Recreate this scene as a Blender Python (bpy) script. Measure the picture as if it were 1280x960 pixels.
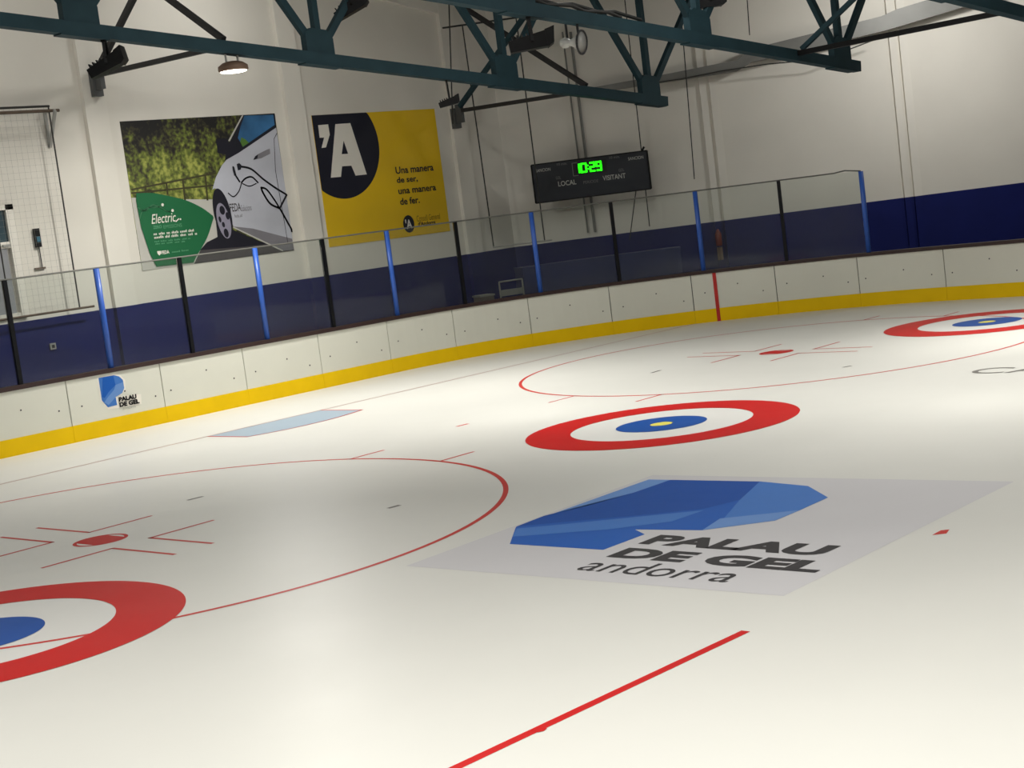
import bpy, bmesh, math, random
from mathutils import Vector, Matrix
random.seed(7)
for o in list(bpy.data.objects):
    bpy.data.objects.remove(o)
SC = bpy.context.scene
COL = SC.collection

# ------------------------------------------------------------------ camera
F_PX = 1971.5
CAM = Vector((0.0, 0.0, 3.048))
FW = Vector((-0.68794138, 0.71768134, -0.10802844))
RT = Vector((0.72556859, 0.67661892, -0.12544741))
UP = Vector((0.01693718, 0.16468251, 0.9862012))
cd = bpy.data.cameras.new('camera')
cam = bpy.data.objects.new('camera', cd)
COL.objects.link(cam)
cd.sensor_fit = 'HORIZONTAL'; cd.sensor_width = 36.0; cd.lens = F_PX * 36.0 / 1280.0
cd.clip_start = 0.05; cd.clip_end = 300
cam.matrix_world = Matrix(((RT.x, UP.x, -FW.x, CAM.x), (RT.y, UP.y, -FW.y, CAM.y), (RT.z, UP.z, -FW.z, CAM.z), (0, 0, 0, 1)))
SC.camera = cam

# ------------------------------------------------------------------ light
w = bpy.data.worlds.new('world'); SC.world = w; w.use_nodes = True
w.node_tree.nodes['Background'].inputs[0].default_value = (0.9, 0.95, 1.0, 1)
w.node_tree.nodes['Background'].inputs[1].default_value = 0.05
SC.view_settings.view_transform = 'Standard'
SC.view_settings.look = 'None'
SC.view_settings.gamma = 1.0
SC.view_settings.use_curve_mapping = False
SC.view_settings.exposure = 0.0

def area_light(name, loc, power, sx, sy, color=(1.0, 0.95, 0.86), spread=150):
    d = bpy.data.lights.new(name, 'AREA'); d.shape = 'RECTANGLE'
    d.size = sx; d.size_y = sy; d.energy = power; d.color = color; d.spread = math.radians(spread)
    o = bpy.data.objects.new(name, d); COL.objects.link(o); o.location = loc
    return o
# luminaires of the hall: general rows between the trusses; below them, unseen lights added for bright pools on the ice
for X in (-19.0, -15.4, -10.4, -5.4, -0.4):
    for Y in (5.5, 11.5, 17.5, 23.5):
        area_light('rink_light', (X, Y, 9.2 - 0.1117 * (Y - 13.3)), 60, 1.3, 0.5, (1.0, 0.985, 0.95), 180)
for X, Y, pw in ((-10.9, 24.4, 230), (-20.9, 14.0, 70), (-20.0, 20.5, 90), (-15.8, 17.2, 92), (-9.0, 17.8, 100), (-4.0, 5.0, 360), (-1.0, 11.5, 80), (0.0, 19.0, 80), (-11.0, 3.5, 120)):
    area_light('ice_pool_light', (X, Y, 8.2 - 0.1117 * (Y - 13.3)), pw, 0.5, 0.5, (1.0, 0.97, 0.90), {-15.8: 75, -9.0: 80, -11.0: 85}.get(X, 105 if X > -19 else 85))
# unseen lights added to brighten the walls, over the walkways behind the end boards and behind the far boards, turned to the walls
for X, Y, z, pw, aim in ((-24.6, 8.0, 9.4, 48, (-1, 0, -0.9)), (-24.6, 13.5, 9.0, 46, (-1, 0, -0.9)), (-24.6, 20.0, 8.6, 44, (-1, 0, -0.9)), (-16.6, 33.4, 7.4, 140, (-0.6, 0.72, -0.7)), (-13.3, 36.4, 7.6, 40, (-0.65, 0.68, -0.7))):
    wl = area_light('wall_fill_light', (X, Y, z), pw, 1.2, 0.4, (1.0, 0.985, 0.95), 180)
    wl.rotation_euler = Vector(aim).to_track_quat('-Z', 'Y').to_euler()

# ------------------------------------------------------------------ helpers
def lin(c):
    return tuple((x / 12.92 if x <= 0.04045 else ((x + 0.055) / 1.055) ** 2.4) for x in [v / 255.0 for v in c])
MATS = {}
def mat(name, rgb, rough=0.6, metal=0.0, var=0.06, scale=3.0, spec=0.5, bump=0.0, emit=0.0):
    if name in MATS: return MATS[name]
    m = bpy.data.materials.new(name); m.use_nodes = True
    nt = m.node_tree; b = nt.nodes['Principled BSDF']
    col = lin(rgb)
    b.inputs['Roughness'].default_value = rough
    b.inputs['Metallic'].default_value = metal
    b.inputs['Specular IOR Level'].default_value = spec
    tc = nt.nodes.new('ShaderNodeTexCoord')
    n = nt.nodes.new('ShaderNodeTexNoise'); n.inputs['Scale'].default_value = scale; n.inputs['Detail'].default_value = 5
    r = nt.nodes.new('ShaderNodeValToRGB')
    r.color_ramp.elements[0].position = 0.3; r.color_ramp.elements[1].position = 0.7
    r.color_ramp.elements[0].color = (*[c * (1 - var) for c in col], 1)
    r.color_ramp.elements[1].color = (*[min(1, c * (1 + var)) for c in col], 1)
    nt.links.new(tc.outputs['Object'], n.inputs['Vector'])
    nt.links.new(n.outputs['Fac'], r.inputs['Fac'])
    nt.links.new(r.outputs['Color'], b.inputs['Base Color'])
    if bump:
        bp_ = nt.nodes.new('ShaderNodeBump'); bp_.inputs['Strength'].default_value = bump; bp_.inputs['Distance'].default_value = 0.01
        nt.links.new(n.outputs['Fac'], bp_.inputs['Height']); nt.links.new(bp_.outputs['Normal'], b.inputs['Normal'])
    if emit:
        b.inputs['Emission Color'].default_value = (*col, 1); b.inputs['Emission Strength'].default_value = emit
    MATS[name] = m
    return m

class MB:
    """collects shapes; build() links them as ONE mesh object"""
    def __init__(s): s.v = []; s.f = []
    def add(s, vs, fs):
        k = len(s.v); s.v += [tuple(x) for x in vs]; s.f += [tuple(i + k for i in f) for f in fs]; return s
    def box(s, lo, hi):
        x0, y0, z0 = lo; x1, y1, z1 = hi
        return s.add([(x0,y0,z0),(x1,y0,z0),(x1,y1,z0),(x0,y1,z0),(x0,y0,z1),(x1,y0,z1),(x1,y1,z1),(x0,y1,z1)],
                     [(0,3,2,1),(4,5,6,7),(0,1,5,4),(1,2,6,5),(2,3,7,6),(3,0,4,7)])
    def beam(s, p0, p1, wd, ht, up=(0, 0, 1)):
        p0 = Vector(p0); p1 = Vector(p1); d = (p1 - p0).normalized(); up = Vector(up)
        sd = d.cross(up)
        if sd.length < 1e-4: sd = d.cross(Vector((1, 0, 0)))
        sd.normalize(); u2 = sd.cross(d)
        c = []
        for p in (p0, p1):
            for a, b in ((-1, -1), (1, -1), (1, 1), (-1, 1)): c.append(p + sd * a * wd / 2 + u2 * b * ht / 2)
        return s.add(c, [(0,1,2,3),(7,6,5,4),(0,4,5,1),(1,5,6,2),(2,6,7,3),(3,7,4,0)])
    def tube(s, p0, p1, r, n=10, r1=None):
        p0 = Vector(p0); p1 = Vector(p1); d = (p1 - p0).normalized()
        a = d.orthogonal().normalized(); b = d.cross(a); r1 = r if r1 is None else r1
        vs = [p0 + (a * math.cos(t) + b * math.sin(t)) * r for t in [2 * math.pi * i / n for i in range(n)]]
        vs += [p1 + (a * math.cos(t) + b * math.sin(t)) * r1 for t in [2 * math.pi * i / n for i in range(n)]]
        fs = [(i, (i + 1) % n, n + (i + 1) % n, n + i) for i in range(n)]
        fs += [tuple(reversed(range(n))), tuple(range(n, 2 * n))]
        return s.add(vs, fs)
    def path(s, pts, r, n=8):
        for a, b in zip(pts[:-1], pts[1:]): s.tube(a, b, r, n)
        return s
    def lathe(s, prof, n, frame):
        o, ex, ey, ez = frame; vs = []; fs = []
        for (r, h) in prof:
            for i in range(n):
                t = 2 * math.pi * i / n; vs.append(o + ex * r * math.cos(t) + ey * r * math.sin(t) + ez * h)
        for j in range(len(prof) - 1):
            for i in range(n):
                fs.append((j*n+i, j*n+(i+1)%n, (j+1)*n+(i+1)%n, (j+1)*n+i))
        fs.append(tuple(reversed(range(n)))); fs.append(tuple(range((len(prof)-1)*n, len(prof)*n)))
        return s.add(vs, fs)
    def prism(s, poly, off):
        """poly: list of 3-D points; off: extrusion vector"""
        n = len(poly); off = Vector(off); P0 = [Vector(p) for p in poly]
        return s.add(P0 + [p + off for p in P0], [tuple(reversed(range(n))), tuple(range(n, 2*n))] + [(i, (i+1)%n, n+(i+1)%n, n+i) for i in range(n)])
    def build(s, name, m, parent=None, smooth=False, fix=True):
        me = bpy.data.meshes.new(name); me.from_pydata(s.v, [], s.f)
        if fix:
            bm = bmesh.new(); bm.from_mesh(me); bmesh.ops.recalc_face_normals(bm, faces=bm.faces); bm.to_mesh(me); bm.free()
        me.materials.append(m)
        if smooth:
            for p in me.polygons: p.use_smooth = True
        o = bpy.data.objects.new(name, me); COL.objects.link(o)
        if parent: attach(o, parent)
        return o

def world_loc(o):
    l = Vector(o.location)
    while o.parent: o = o.parent; l += o.location
    return l
def attach(o, parent):
    o.parent = parent; o.location = Vector(o.location) - world_loc(parent)
def thing(name, label, cat, loc=(0, 0, 0), group=None):
    o = bpy.data.objects.new(name, None); COL.objects.link(o); o.location = loc; o.empty_display_size = 0.2
    return tag(o, label, cat, group)
def tag(o, label, cat=None, group=None):
    o['label'] = label
    if cat: o['category'] = cat
    if group: o['group'] = group
    return o
def struct(o, label=None):
    o['kind'] = 'structure'
    if label: o['label'] = label
    return o

# measured points: a pixel of the photograph met with a known plane of the hall
def ray(u, v): return FW * F_PX + RT * (u - 640.0) - UP * (v - 480.0)
def on_x(u, v, X): d = ray(u, v); return CAM + d * ((X - CAM.x) / d.x)
def on_z(u, v, z=0.0): d = ray(u, v); return CAM + d * ((z - CAM.z) / d.z)
def on_plane(u, v, o, n): d = ray(u, v); return CAM + d * (n.dot(o - CAM) / n.dot(d))

class Frame:
    """a flat surface: origin, right, up, normal"""
    def __init__(s, o, ex, ey): s.o = Vector(o); s.ex = Vector(ex).normalized(); s.ey = Vector(ey).normalized(); s.n = s.ex.cross(s.ey)
    def p(s, a, b, lift=0.0): return s.o + s.ex * a + s.ey * b + s.n * lift
    def ab(s, P): d = Vector(P) - s.o; return (d.dot(s.ex), d.dot(s.ey))
def flat(name, fr, polys, m, parent, lift):
    mb = MB()
    for pl in polys: mb.add([fr.p(a, b, lift) for a, b in pl], [tuple(range(len(pl)))])
    return mb.build(name, m, parent, fix=False)
def orient_up(pl):
    A = sum(p[0]*q[1]-q[0]*p[1] for p, q in zip(pl, pl[1:]+pl[:1]))
    return pl if A > 0 else list(reversed(pl))
def ring(c, r0, r1, n=96, a0=0, a1=2*math.pi):
    out = []
    for i in range(n):
        t0 = a0 + (a1-a0)*i/n; t1 = a0 + (a1-a0)*(i+1)/n
        out.append([(c[0]+r0*math.cos(t0), c[1]+r0*math.sin(t0)), (c[0]+r1*math.cos(t0), c[1]+r1*math.sin(t0)),
                    (c[0]+r1*math.cos(t1), c[1]+r1*math.sin(t1)), (c[0]+r0*math.cos(t1), c[1]+r0*math.sin(t1))])
    return out
def disc(c, r, n=64, ry=None): return [[(c[0]+r*math.cos(2*math.pi*i/n), c[1]+(ry or r)*math.sin(2*math.pi*i/n)) for i in range(n)]]
def stroke(pts, wd):
    out = []
    for (x0, y0), (x1, y1) in zip(pts[:-1], pts[1:]):
        L = math.hypot(x1-x0, y1-y0)
        if L < 1e-6: continue
        dx, dy = (x1-x0)/L*wd/2, (y1-y0)/L*wd/2
        x0 -= dx*0.6; y0 -= dy*0.6; x1 += dx*0.6; y1 += dy*0.6
        out.append([(x0+dy, y0-dx), (x1+dy, y1-dx), (x1-dy, y1+dx), (x0-dy, y0+dx)])
    return out
def smooth_curve(pts, k=8):
    out = []; P = [pts[0]] + list(pts) + [pts[-1]]
    for i in range(1, len(P)-2):
        for j in range(k):
            t = j/k
            out.append(tuple(0.5*((2*P[i][c]) + (-P[i-1][c]+P[i+1][c])*t + (2*P[i-1][c]-5*P[i][c]+4*P[i+1][c]-P[i+2][c])*t*t + (-P[i-1][c]+3*P[i][c]-3*P[i+1][c]+P[i+2][c])*t**3) for c in (0, 1)))
    out.append(tuple(pts[-1])); return out
def lettering(name, text, fr, a, b, wd, ht, m, parent, lift, bold=0.0, shear=0.0, label=None):
    """text fitted into the box (a, b)-(a+wd, b+ht) of a frame"""
    cu = bpy.data.curves.new(name, 'FONT'); cu.body = text; cu.size = 1.0; cu.offset = bold; cu.shear = shear
    cu.resolution_u = 4
    ob = bpy.data.objects.new(name, cu); COL.objects.link(ob)
    dg = bpy.context.evaluated_depsgraph_get()
    me = bpy.data.meshes.new_from_object(ob.evaluated_get(dg))
    bpy.data.objects.remove(ob); bpy.data.curves.remove(cu)
    xs = [v.co.x for v in me.vertices]; ys = [v.co.y for v in me.vertices]
    x0, x1, y0, y1 = min(xs), max(xs), min(ys), max(ys)
    for v in me.vertices:
        v.co = fr.p(a + (v.co.x-x0)/(x1-x0)*wd, b + (v.co.y-y0)/(y1-y0)*ht, lift)
    me.materials.clear(); me.materials.append(m); me.name = name
    o = bpy.data.objects.new(name, me); COL.objects.link(o)
    if parent: attach(o, parent)
    if label: o['label'] = label
    return o

# ------------------------------------------------------------------ materials
def ice_mat(name, rgb, var=0.03):
    m = mat(name, rgb, 0.2, 0, var, 0.35, 0.2)
    nt = m.node_tree; b = nt.nodes['Principled BSDF']
    tc = [n for n in nt.nodes if n.type == 'TEX_COORD'][0]
    n2 = nt.nodes.new('ShaderNodeTexNoise'); n2.inputs['Scale'].default_value = 1.3; n2.inputs['Detail'].default_value = 8; n2.inputs['Roughness'].default_value = 0.65
    mr = nt.nodes.new('ShaderNodeMapRange'); mr.inputs['To Min'].default_value = 0.34; mr.inputs['To Max'].default_value = 0.46
    nt.links.new(tc.outputs['Object'], n2.inputs['Vector']); nt.links.new(n2.outputs['Fac'], mr.inputs['Value']); nt.links.new(mr.outputs['Result'], b.inputs['Roughness'])
    if name != 'ice': b.inputs['Specular IOR Level'].default_value = 0.07
    return m
M_ICE = ice_mat('ice', (208, 208, 203))
M_ICERED = ice_mat('ice_red', (184, 26, 26), 0.08)
M_LINE = ice_mat('ice_line_red', (186, 60, 56), 0.1)
M_ICEBLUE = ice_mat('ice_blue', (28, 76, 152), 0.12)
M_ICEYEL = ice_mat('ice_yellow', (214, 206, 96), 0.05)
M_CREASE = ice_mat('ice_crease_blue', (152, 168, 182))
M_SHEET = ice_mat('ice_logo_sheet', (197, 196, 199))
M_DARKTXT = ice_mat('ice_dark_grey', (58, 56, 58))
M_GREYTXT = ice_mat('ice_pale_lettering', (112, 110, 106))
M_EMB = [ice_mat('emblem_blue_%d' % i, c, 0.05) for i, c in enumerate([(38, 92, 176), (28, 78, 160), (70, 118, 190), (104, 142, 200)])]
M_WALL = mat('wall_paint', (226, 222, 212), 0.75, 0, 0.03, 0.6)
M_PIL = mat('pilaster_paint', (230, 226, 216), 0.7, 0, 0.03, 0.8)
M_DADO = mat('blue_wall_paint', (15, 26, 92), 0.6, 0, 0.08, 1.5, 0.25)
M_CONC = mat('concrete', (110, 108, 104), 0.85, 0, 0.1, 2)
M_ROOF = mat('roof_deck', (150, 150, 146), 0.8, 0, 0.05, 1)
M_BOARD = mat('board_white', (222, 222, 210), 0.35, 0, 0.025, 1.2)
M_KICK = mat('kick_yellow', (240, 198, 0), 0.45, 0, 0.04, 1.5, 0.2)
M_CAP = mat('cap_dark', (52, 32, 30), 0.5, 0, 0.15, 4)
M_PBLUE = mat('post_blue', (48, 92, 182), 0.35, 0, 0.06, 4)
M_PBLACK = mat('post_black', (6, 8, 14), 0.5, 0, 0.1, 4, 0.25)
M_RAIL = mat('rail_grey', (104, 104, 98), 0.5, 0.2, 0.08, 4)
M_FRAME = mat('board_frame_grey', (70, 70, 70), 0.7)
M_TEAL = mat('truss_teal', (40, 64, 72), 0.6, 0, 0.1, 2.5, 0.2)
M_DSTEEL = mat('dark_steel', (36, 36, 38), 0.6, 0.0, 0.1, 5)
M_BLACK = mat('black_metal', (10, 10, 12), 0.5, 0.0, 0.1, 5, 0.25)
M_LGREY = mat('light_grey_metal', (165, 165, 160), 0.5, 0.1, 0.06, 5)
M_DUCT = mat('duct_grey', (122, 122, 118), 0.5, 0.2, 0.08, 2)
M_CABLE = mat('cable_dark', (46, 46, 44), 0.7)
M_RUST = mat('rod_brown', (96, 80, 66), 0.6, 0.1, 0.12, 6)
M_RED = mat('mark_red', (190, 40, 36), 0.4)
M_WHITE = mat('print_white', (236, 232, 222), 0.6, 0, 0.02)
M_BLUEBOX = mat('pad_blue', (50, 58, 110), 0.6, 0, 0.06, 2)

def glass_material():
    m = bpy.data.materials.new('barrier_glass'); m.use_nodes = True; nt = m.node_tree
    nt.nodes.clear()
    out = nt.nodes.new('ShaderNodeOutputMaterial')
    tr = nt.nodes.new('ShaderNodeBsdfTransparent'); tr.inputs[0].default_value = (0.93, 0.95, 0.94, 1)
    df = nt.nodes.new('ShaderNodeBsdfDiffuse'); df.inputs[0].default_value = (0.75, 0.75, 0.7, 1)
    gl = nt.nodes.new('ShaderNodeBsdfGlossy'); gl.inputs['Roughness'].default_value = 0.05
    fr = nt.nodes.new('ShaderNodeFresnel'); fr.inputs[0].default_value = 1.3
    n = nt.nodes.new('ShaderNodeTexNoise'); n.inputs['Scale'].default_value = 1.4; n.inputs['Detail'].default_value = 6
    mr = nt.nodes.new('ShaderNodeMapRange'); mr.inputs['To Min'].default_value = 0.005; mr.inputs['To Max'].default_value = 0.03
    m1 = nt.nodes.new('ShaderNodeMixShader'); m2 = nt.nodes.new('ShaderNodeMixShader')
    nt.links.new(n.outputs['Fac'], mr.inputs['Value']); nt.links.new(mr.outputs['Result'], m1.inputs[0])
    nt.links.new(tr.outputs[0], m1.inputs[1]); nt.links.new(df.outputs[0], m1.inputs[2])
    nt.links.new(fr.outputs[0], m2.inputs[0]); nt.links.new(m1.outputs[0], m2.inputs[1]); nt.links.new(gl.outputs[0], m2.inputs[2])
    nt.links.new(m2.outputs[0], out.inputs[0])
    return m
M_GLASS = glass_material()

# ------------------------------------------------------------------ the shell of the hall
XW = -27.2                                   # end wall
SL = 0.1117                                  # fall of the roof towards the far side
def roof_z(Y): return 10.45 - SL * (Y - 13.3)
DA = Vector((-27.2, 29.1, 0)); DB = Vector((-17.8, 37.9, 0)); DD = (DB - DA).normalized(); DN = Vector((DD.y, -DD.x, 0))   # slanting far wall, normal to the rink
def diag(s, z, off=0.0): return DA + DD * s + DN * off + Vector((0, 0, z))
SEND = 18.0
E_ = diag(SEND, 0)

# the boards follow a straight end and a round corner
BCX, BCY, BR = -16.2, 22.3, 8.45
def board(s, off=0.0, z=0.0):
    La = BR * math.pi / 2
    if s < BCY: return Vector((BCX - BR - off, s, z))
    if s < BCY + La:
        a = (s - BCY) / BR; return Vector((BCX - (BR + off) * math.cos(a), BCY + (BR + off) * math.sin(a), z))
    return Vector((BCX + s - BCY - La, BCY + BR + off, z))
YNEAR = 1.95
pts = [(8.0, YNEAR)] + [(8.0, BCY + BR)]
pts += [tuple(board(s)[:2]) for s in [36 - 0.35 * i for i in range(40)]]
nearc = 2 * 16.35
pts += [(BCX - BR, nearc - BCY)]
pts += [(BCX - BR * math.cos(a), (nearc - BCY) - BR * math.sin(a)) for a in [math.pi / 2 * i / 20 for i in range(1, 21)]]
pl = orient_up(pts)
floor = MB().prism([(x, y, -0.06) for x, y in pl], (0, 0, 0.06)).build('floor', M_ICE)
struct(floor, 'white indoor ice surface with painted hockey and curling markings')
fw_ = MB().box((-27.6, -6.2, -0.2), (22, 47, -0.06)).build('floor_walkway', M_CONC); struct(fw_, 'dull concrete walkway around the ice')

wall = MB().box((XW - 0.3, -6.2, -0.06), (XW, 29.1, 12.6)).build('wall_end', M_WALL); struct(wall, 'white painted end wall carrying two large posters')
d = MB().box((XW, -6, -0.06), (XW + 0.012, 29.1, 2.15)).build('blue_dado', M_DADO, wall); d['label'] = 'dark blue painted lower band of the wall'
for Y in (7.3, 12.3, 17.32, 22.34, 27.36):
    MB().box((XW, Y, 2.15), (XW + 0.11, Y + 0.5, 12.0)).build('pilaster', M_PIL, wall)
    MB().box((XW + 0.012, Y, -0.06), (XW + 0.122, Y + 0.5, 2.15)).build('pilaster_base', M_DADO, wall)
b0, b1 = on_x(480, 0, XW), on_x(545, 18, XW)
MB().prism([(XW, 22.84, b0.z + (b0.y - 22.84) * 0.16), (XW, 27.36, b1.z), (XW, 27.36, b1.z + 1.2), (XW, 22.84, b0.z + 1.8)], (0.1, 0, 0)).build('wall_beam', M_PIL, wall)

wd = MB().prism([diag(0, -0.06), diag(SEND, -0.06), diag(SEND, 12.6), diag(0, 12.6)], -DN * 0.3).build('wall_diagonal', M_WALL); struct(wd, 'slanting white wall behind the rink corner and scoreboard')
MB().prism([diag(0, -0.06), diag(SEND, -0.06), diag(SEND, 2.15), diag(0, 2.15)], DN * 0.012).build('blue_dado', M_DADO, wd)
for s in (5.05, 9.85, 14.6):
    for k, ww in ((0.0, 0.17), (0.25, 0.2)):
        MB().prism([diag(s + k, 2.15, 0), diag(s + k + ww, 2.15, 0), diag(s + k + ww, 12, 0), diag(s + k, 12, 0)], DN * 0.07).build('pilaster', M_PIL, wd)
        MB().prism([diag(s + k, -0.06, 0), diag(s + k + ww, -0.06, 0), diag(s + k + ww, 2.15, 0), diag(s + k, 2.15, 0)], DN * 0.082).build('pilaster_base', M_DADO, wd)
wr = MB().box((E_.x, E_.y, -0.06), (22, E_.y + 0.3, 12.6)).build('wall_far', M_WALL); struct(wr)
wb = MB().box((-27.5, -6.5, -0.06), (22, -6.2, 13.2)).build('wall_near', M_WALL); struct(wb)
wx = MB().box((22, -6.5, -0.06), (22.3, 47, 13.2)).build('wall_right', M_WALL); struct(wx)
ce = MB().prism([(-27.5, -6.5, roof_z(-6.5)), (22.3, -6.5, roof_z(-6.5)), (22.3, 47, roof_z(47)), (-27.5, 47, roof_z(47))], (0, 0, 0.2)).build('ceiling', M_ROOF); struct(ce)

# framed glazed panel at the left edge
fr = Frame((XW, 0, 0), (0, 1, 0), (0, 0, 1))
win = MB()
win.box((XW, 13.85, 4.26), (XW + 0.10, 15.45, 4.36)); win.box((XW, 15.29, 2.25), (XW + 0.10, 15.45, 4.36)); win.box((XW, 13.85, 2.25), (XW + 0.10, 13.95, 4.36))
win.box((XW, 13.85, 3.55), (XW + 0.08, 15.45, 3.67)); win.box((XW, 13.85, 2.25), (XW + 0.08, 15.45, 2.33))
window = win.build('window_1', M_WHITE); struct(window, 'white framed window with a grey lower panel at the left edge')
MB().box((XW + 0.02, 13.95, 3.67), (XW + 0.03, 15.29, 4.26)).build('pane', mat('window_pane', (70, 88, 96), 0.12), window)
MB().box((XW + 0.02, 13.95, 2.33), (XW + 0.05, 15.22, 3.55)).build('lower_panel', mat('panel_grey', (150, 152, 156), 0.5), window)
MB().box((XW + 0.08, 15.12, 3.58), (XW + 0.12, 15.26, 3.62)).build('window_handle', M_LGREY, window)

# ------------------------------------------------------------------ markings in the ice
ICE = Frame((0, 0, 0), (1, 0, 0), (0, 1, 0))
def ipx(*uv): return [tuple(on_z(u, v)[:2]) for u, v in uv]
def mark(name, label):
    o = bpy.data.objects.new(name, None); COL.objects.link(o); o.parent = floor; o['label'] = label; o.empty_display_size = 0.2
    return o
Z1, Z2, Z3 = 0.0008, 0.0014, 0.0032
houses = [((-13.03, 16.35), 'red white and blue curling house in the middle of the ice'),
          ((-13.356, 26.44), 'curling house farthest away near the yellow kick plate'),
          ((-12.82, 6.28), 'curling house nearest, cut by the left edge')]
for (c, lb) in houses:
    h = mark('curling_house', lb)
    flat('outer_ring', ICE, ring(c, 1.219, 1.829), M_ICERED, h, Z3)
    flat('middle_disc', ICE, ring(c, 0.61, 1.219), ice_mat('ice_house_white', (210, 210, 207)), h, Z1 - 0.0004)
    flat('inner_ring', ICE, ring(c, 0.15, 0.61, 64), M_ICEBLUE, h, Z3)
    flat('button', ICE, disc(c, 0.155, 40), M_ICEYEL, h, Z3)
RF = 4.566
spots = [((-15.49, 9.25), 'face-off circle at the left with its centre spot'),
         ((-15.80, 23.29), 'face-off circle in the far corner with its centre spot')]
for (c, lb) in spots:
    g = mark('faceoff_circle', lb)
    flat('circle_line', ICE, ring(c, RF - 0.03, RF + 0.03, 160), M_LINE, g, Z2)
    flat('centre_spot', ICE, ring(c, 0.26, 0.305, 48) + [[(c[0]+0.262*math.cos(i*math.pi/24), c[1]+max(-0.2, min(0.2, 0.262*math.sin(i*math.pi/24)))) for i in range(48)]], M_ICERED, g, Z2)
    for sx in (-1, 1):
        for sy in (-1, 1):
            x, y = c[0] + sx * 0.62, c[1] + sy * 0.24
            flat('corner_mark', ICE, stroke([(x + sx * 1.15, y), (x, y)], 0.05) + stroke([(x, y), (x, y + sy * 0.85)], 0.05), M_LINE, g, Z2)
    for sy in (-1, 1):
        for sx in (-1, 1):
            x = c[0] + sx * 0.88; y0 = c[1] + sy * math.sqrt(RF * RF - 0.88 ** 2)
            flat('hash_mark', ICE, stroke([(x, y0), (x, y0 + sy * 0.62)], 0.05), M_LINE, g, Z2)
GX = -21.66
gl = flat('goal_line', ICE, stroke([(GX, 5.0), (GX, 28.72)], 0.05), mat('thin_goal_line', (150, 96, 98), 0.3), floor, Z2); gl['label'] = 'thin red goal line in front of the end boards'
g = mark('goal_crease', 'pale blue goal crease outlined in red')
arc = [(-20.57, 15.2), (-20.42, 15.62), (-20.34, 16.05), (-20.32, 16.42), (-20.34, 16.8), (-20.42, 17.2), (-20.55, 17.66)]
flat('crease_fill', ICE, [orient_up([(GX, 15.2)] + arc + [(GX, 17.66)])], M_CREASE, g, Z1)
flat('crease_outline', ICE, stroke([(GX, 15.2)] + smooth_curve(arc, 4) + [(GX, 17.66)], 0.05), M_LINE, g, Z2)
nl = flat('red_line', ICE, stroke([tuple(on_z(500, 992.5)[:2]), tuple(on_z(930, 790)[:2])], 0.075), M_ICERED, floor, Z2); nl['label'] = 'short bold red line nearest the camera'
flat('line_tab', ICE, [orient_up(ipx((664, 912), (672, 916), (680, 914), (684, 911), (672, 909)))], M_ICERED, nl, Z3)
tk = flat('red_tick', ICE, [orient_up(ipx((1165, 669), (1176, 663), (1187, 662), (1183, 667), (1174, 668)))], M_LINE, floor, Z2); tk['label'] = 'small red tick on the ice right of the big logo'
for uv, lb in (((236, 625, 252, 621), 'short dark dash inside the left face-off circle'), ((487, 635, 498, 632), 'tiny dark dash at the right of the left face-off circle'),
               ((572, 533, 584, 530), 'tiny red dash between crease and middle curling house'), ((815, 466, 825, 463), 'tiny dark dash inside the far face-off circle'), ((1055, 459, 1063, 457.5), 'tiny dark dash right of the far face-off spot')):
    o = flat('tick_mark', ICE, stroke(ipx(uv[:2], uv[2:]), 0.07), M_GREYTXT if 'dark' in lb else M_LINE, floor, Z2); o['label'] = lb

# big logo laid in the ice
lg = mark('ice_logo', 'large blue logo with dark lettering laid in the ice')
flat('logo_sheet', ICE, [orient_up([(-10.55, 9.33), (-6.57, 9.44), (-6.68, 13.46), (-10.8, 13.3)])], M_SHEET, lg, Z1)
outl = [(637.2, 680.2), (644.9, 658.8), (810.8, 599.5), (950, 602), (1010, 607.7), (1035, 622), (999.8, 638), (968.9, 651), (877.8, 663), (793.6, 662), (806, 668), (754, 687.5)]
em = flat('emblem', ICE, [orient_up(ipx(*outl))], M_EMB[0], lg, Z2)
for kk, (k, pxs) in enumerate(((3, [(644.9, 658.8), (810.8, 599.5), (838, 600), (792, 616), (735, 632), (680, 645)]),
               (1, [(680, 645), (735, 632), (792, 616), (838, 600), (950, 602), (925, 625), (880, 636), (790, 645), (700, 653), (645, 658.5)]),
               (2, [(646, 661), (700, 656), (790, 647), (880, 638), (840, 652), (760, 662), (641, 671)]),
               (2, [(950, 602), (1010, 607.7), (1035, 622), (999.8, 638), (905, 648), (925, 625)]),
               (3, [(999.8, 638), (968.9, 651), (877.8, 663), (900, 648.5)]))):
    flat('emblem_facet', ICE, [orient_up(ipx(*pxs))], M_EMB[k], em, 0.0018 + 0.0002 * kk)
def ice_text(name, txt, bl, br, tl, m, bold, shear=0.0):
    (x0, y0), (x1, _), (_, y1) = ipx(bl, br, tl)
    return lettering(name, txt, ICE, x0, y0, x1 - x0, y1 - y0, m, lg, Z3, bold, shear)
ice_text('lettering', 'PALAU', (797, 680), (1031, 692), (815, 668), M_DARKTXT, 0.05)
ice_text('lettering', 'DE GEL', (757, 696.4), (1022, 714.7), (776, 684), M_DARKTXT, 0.05)
ice_text('lettering', 'andorra', (718, 712.4), (912, 726), (826.6, 705.0), M_DARKTXT, 0.0)
(xa, ya), (xb, _), (_, yb) = ipx((1206, 467.5), (1302, 466), (1250, 459.5))
ca = lettering('ice_lettering', 'CA', ICE, xa, ya, xb - xa, yb - ya, M_GREYTXT, floor, Z3, 0.0); ca['label'] = 'thin dark letters in the ice at the right edge'

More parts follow.
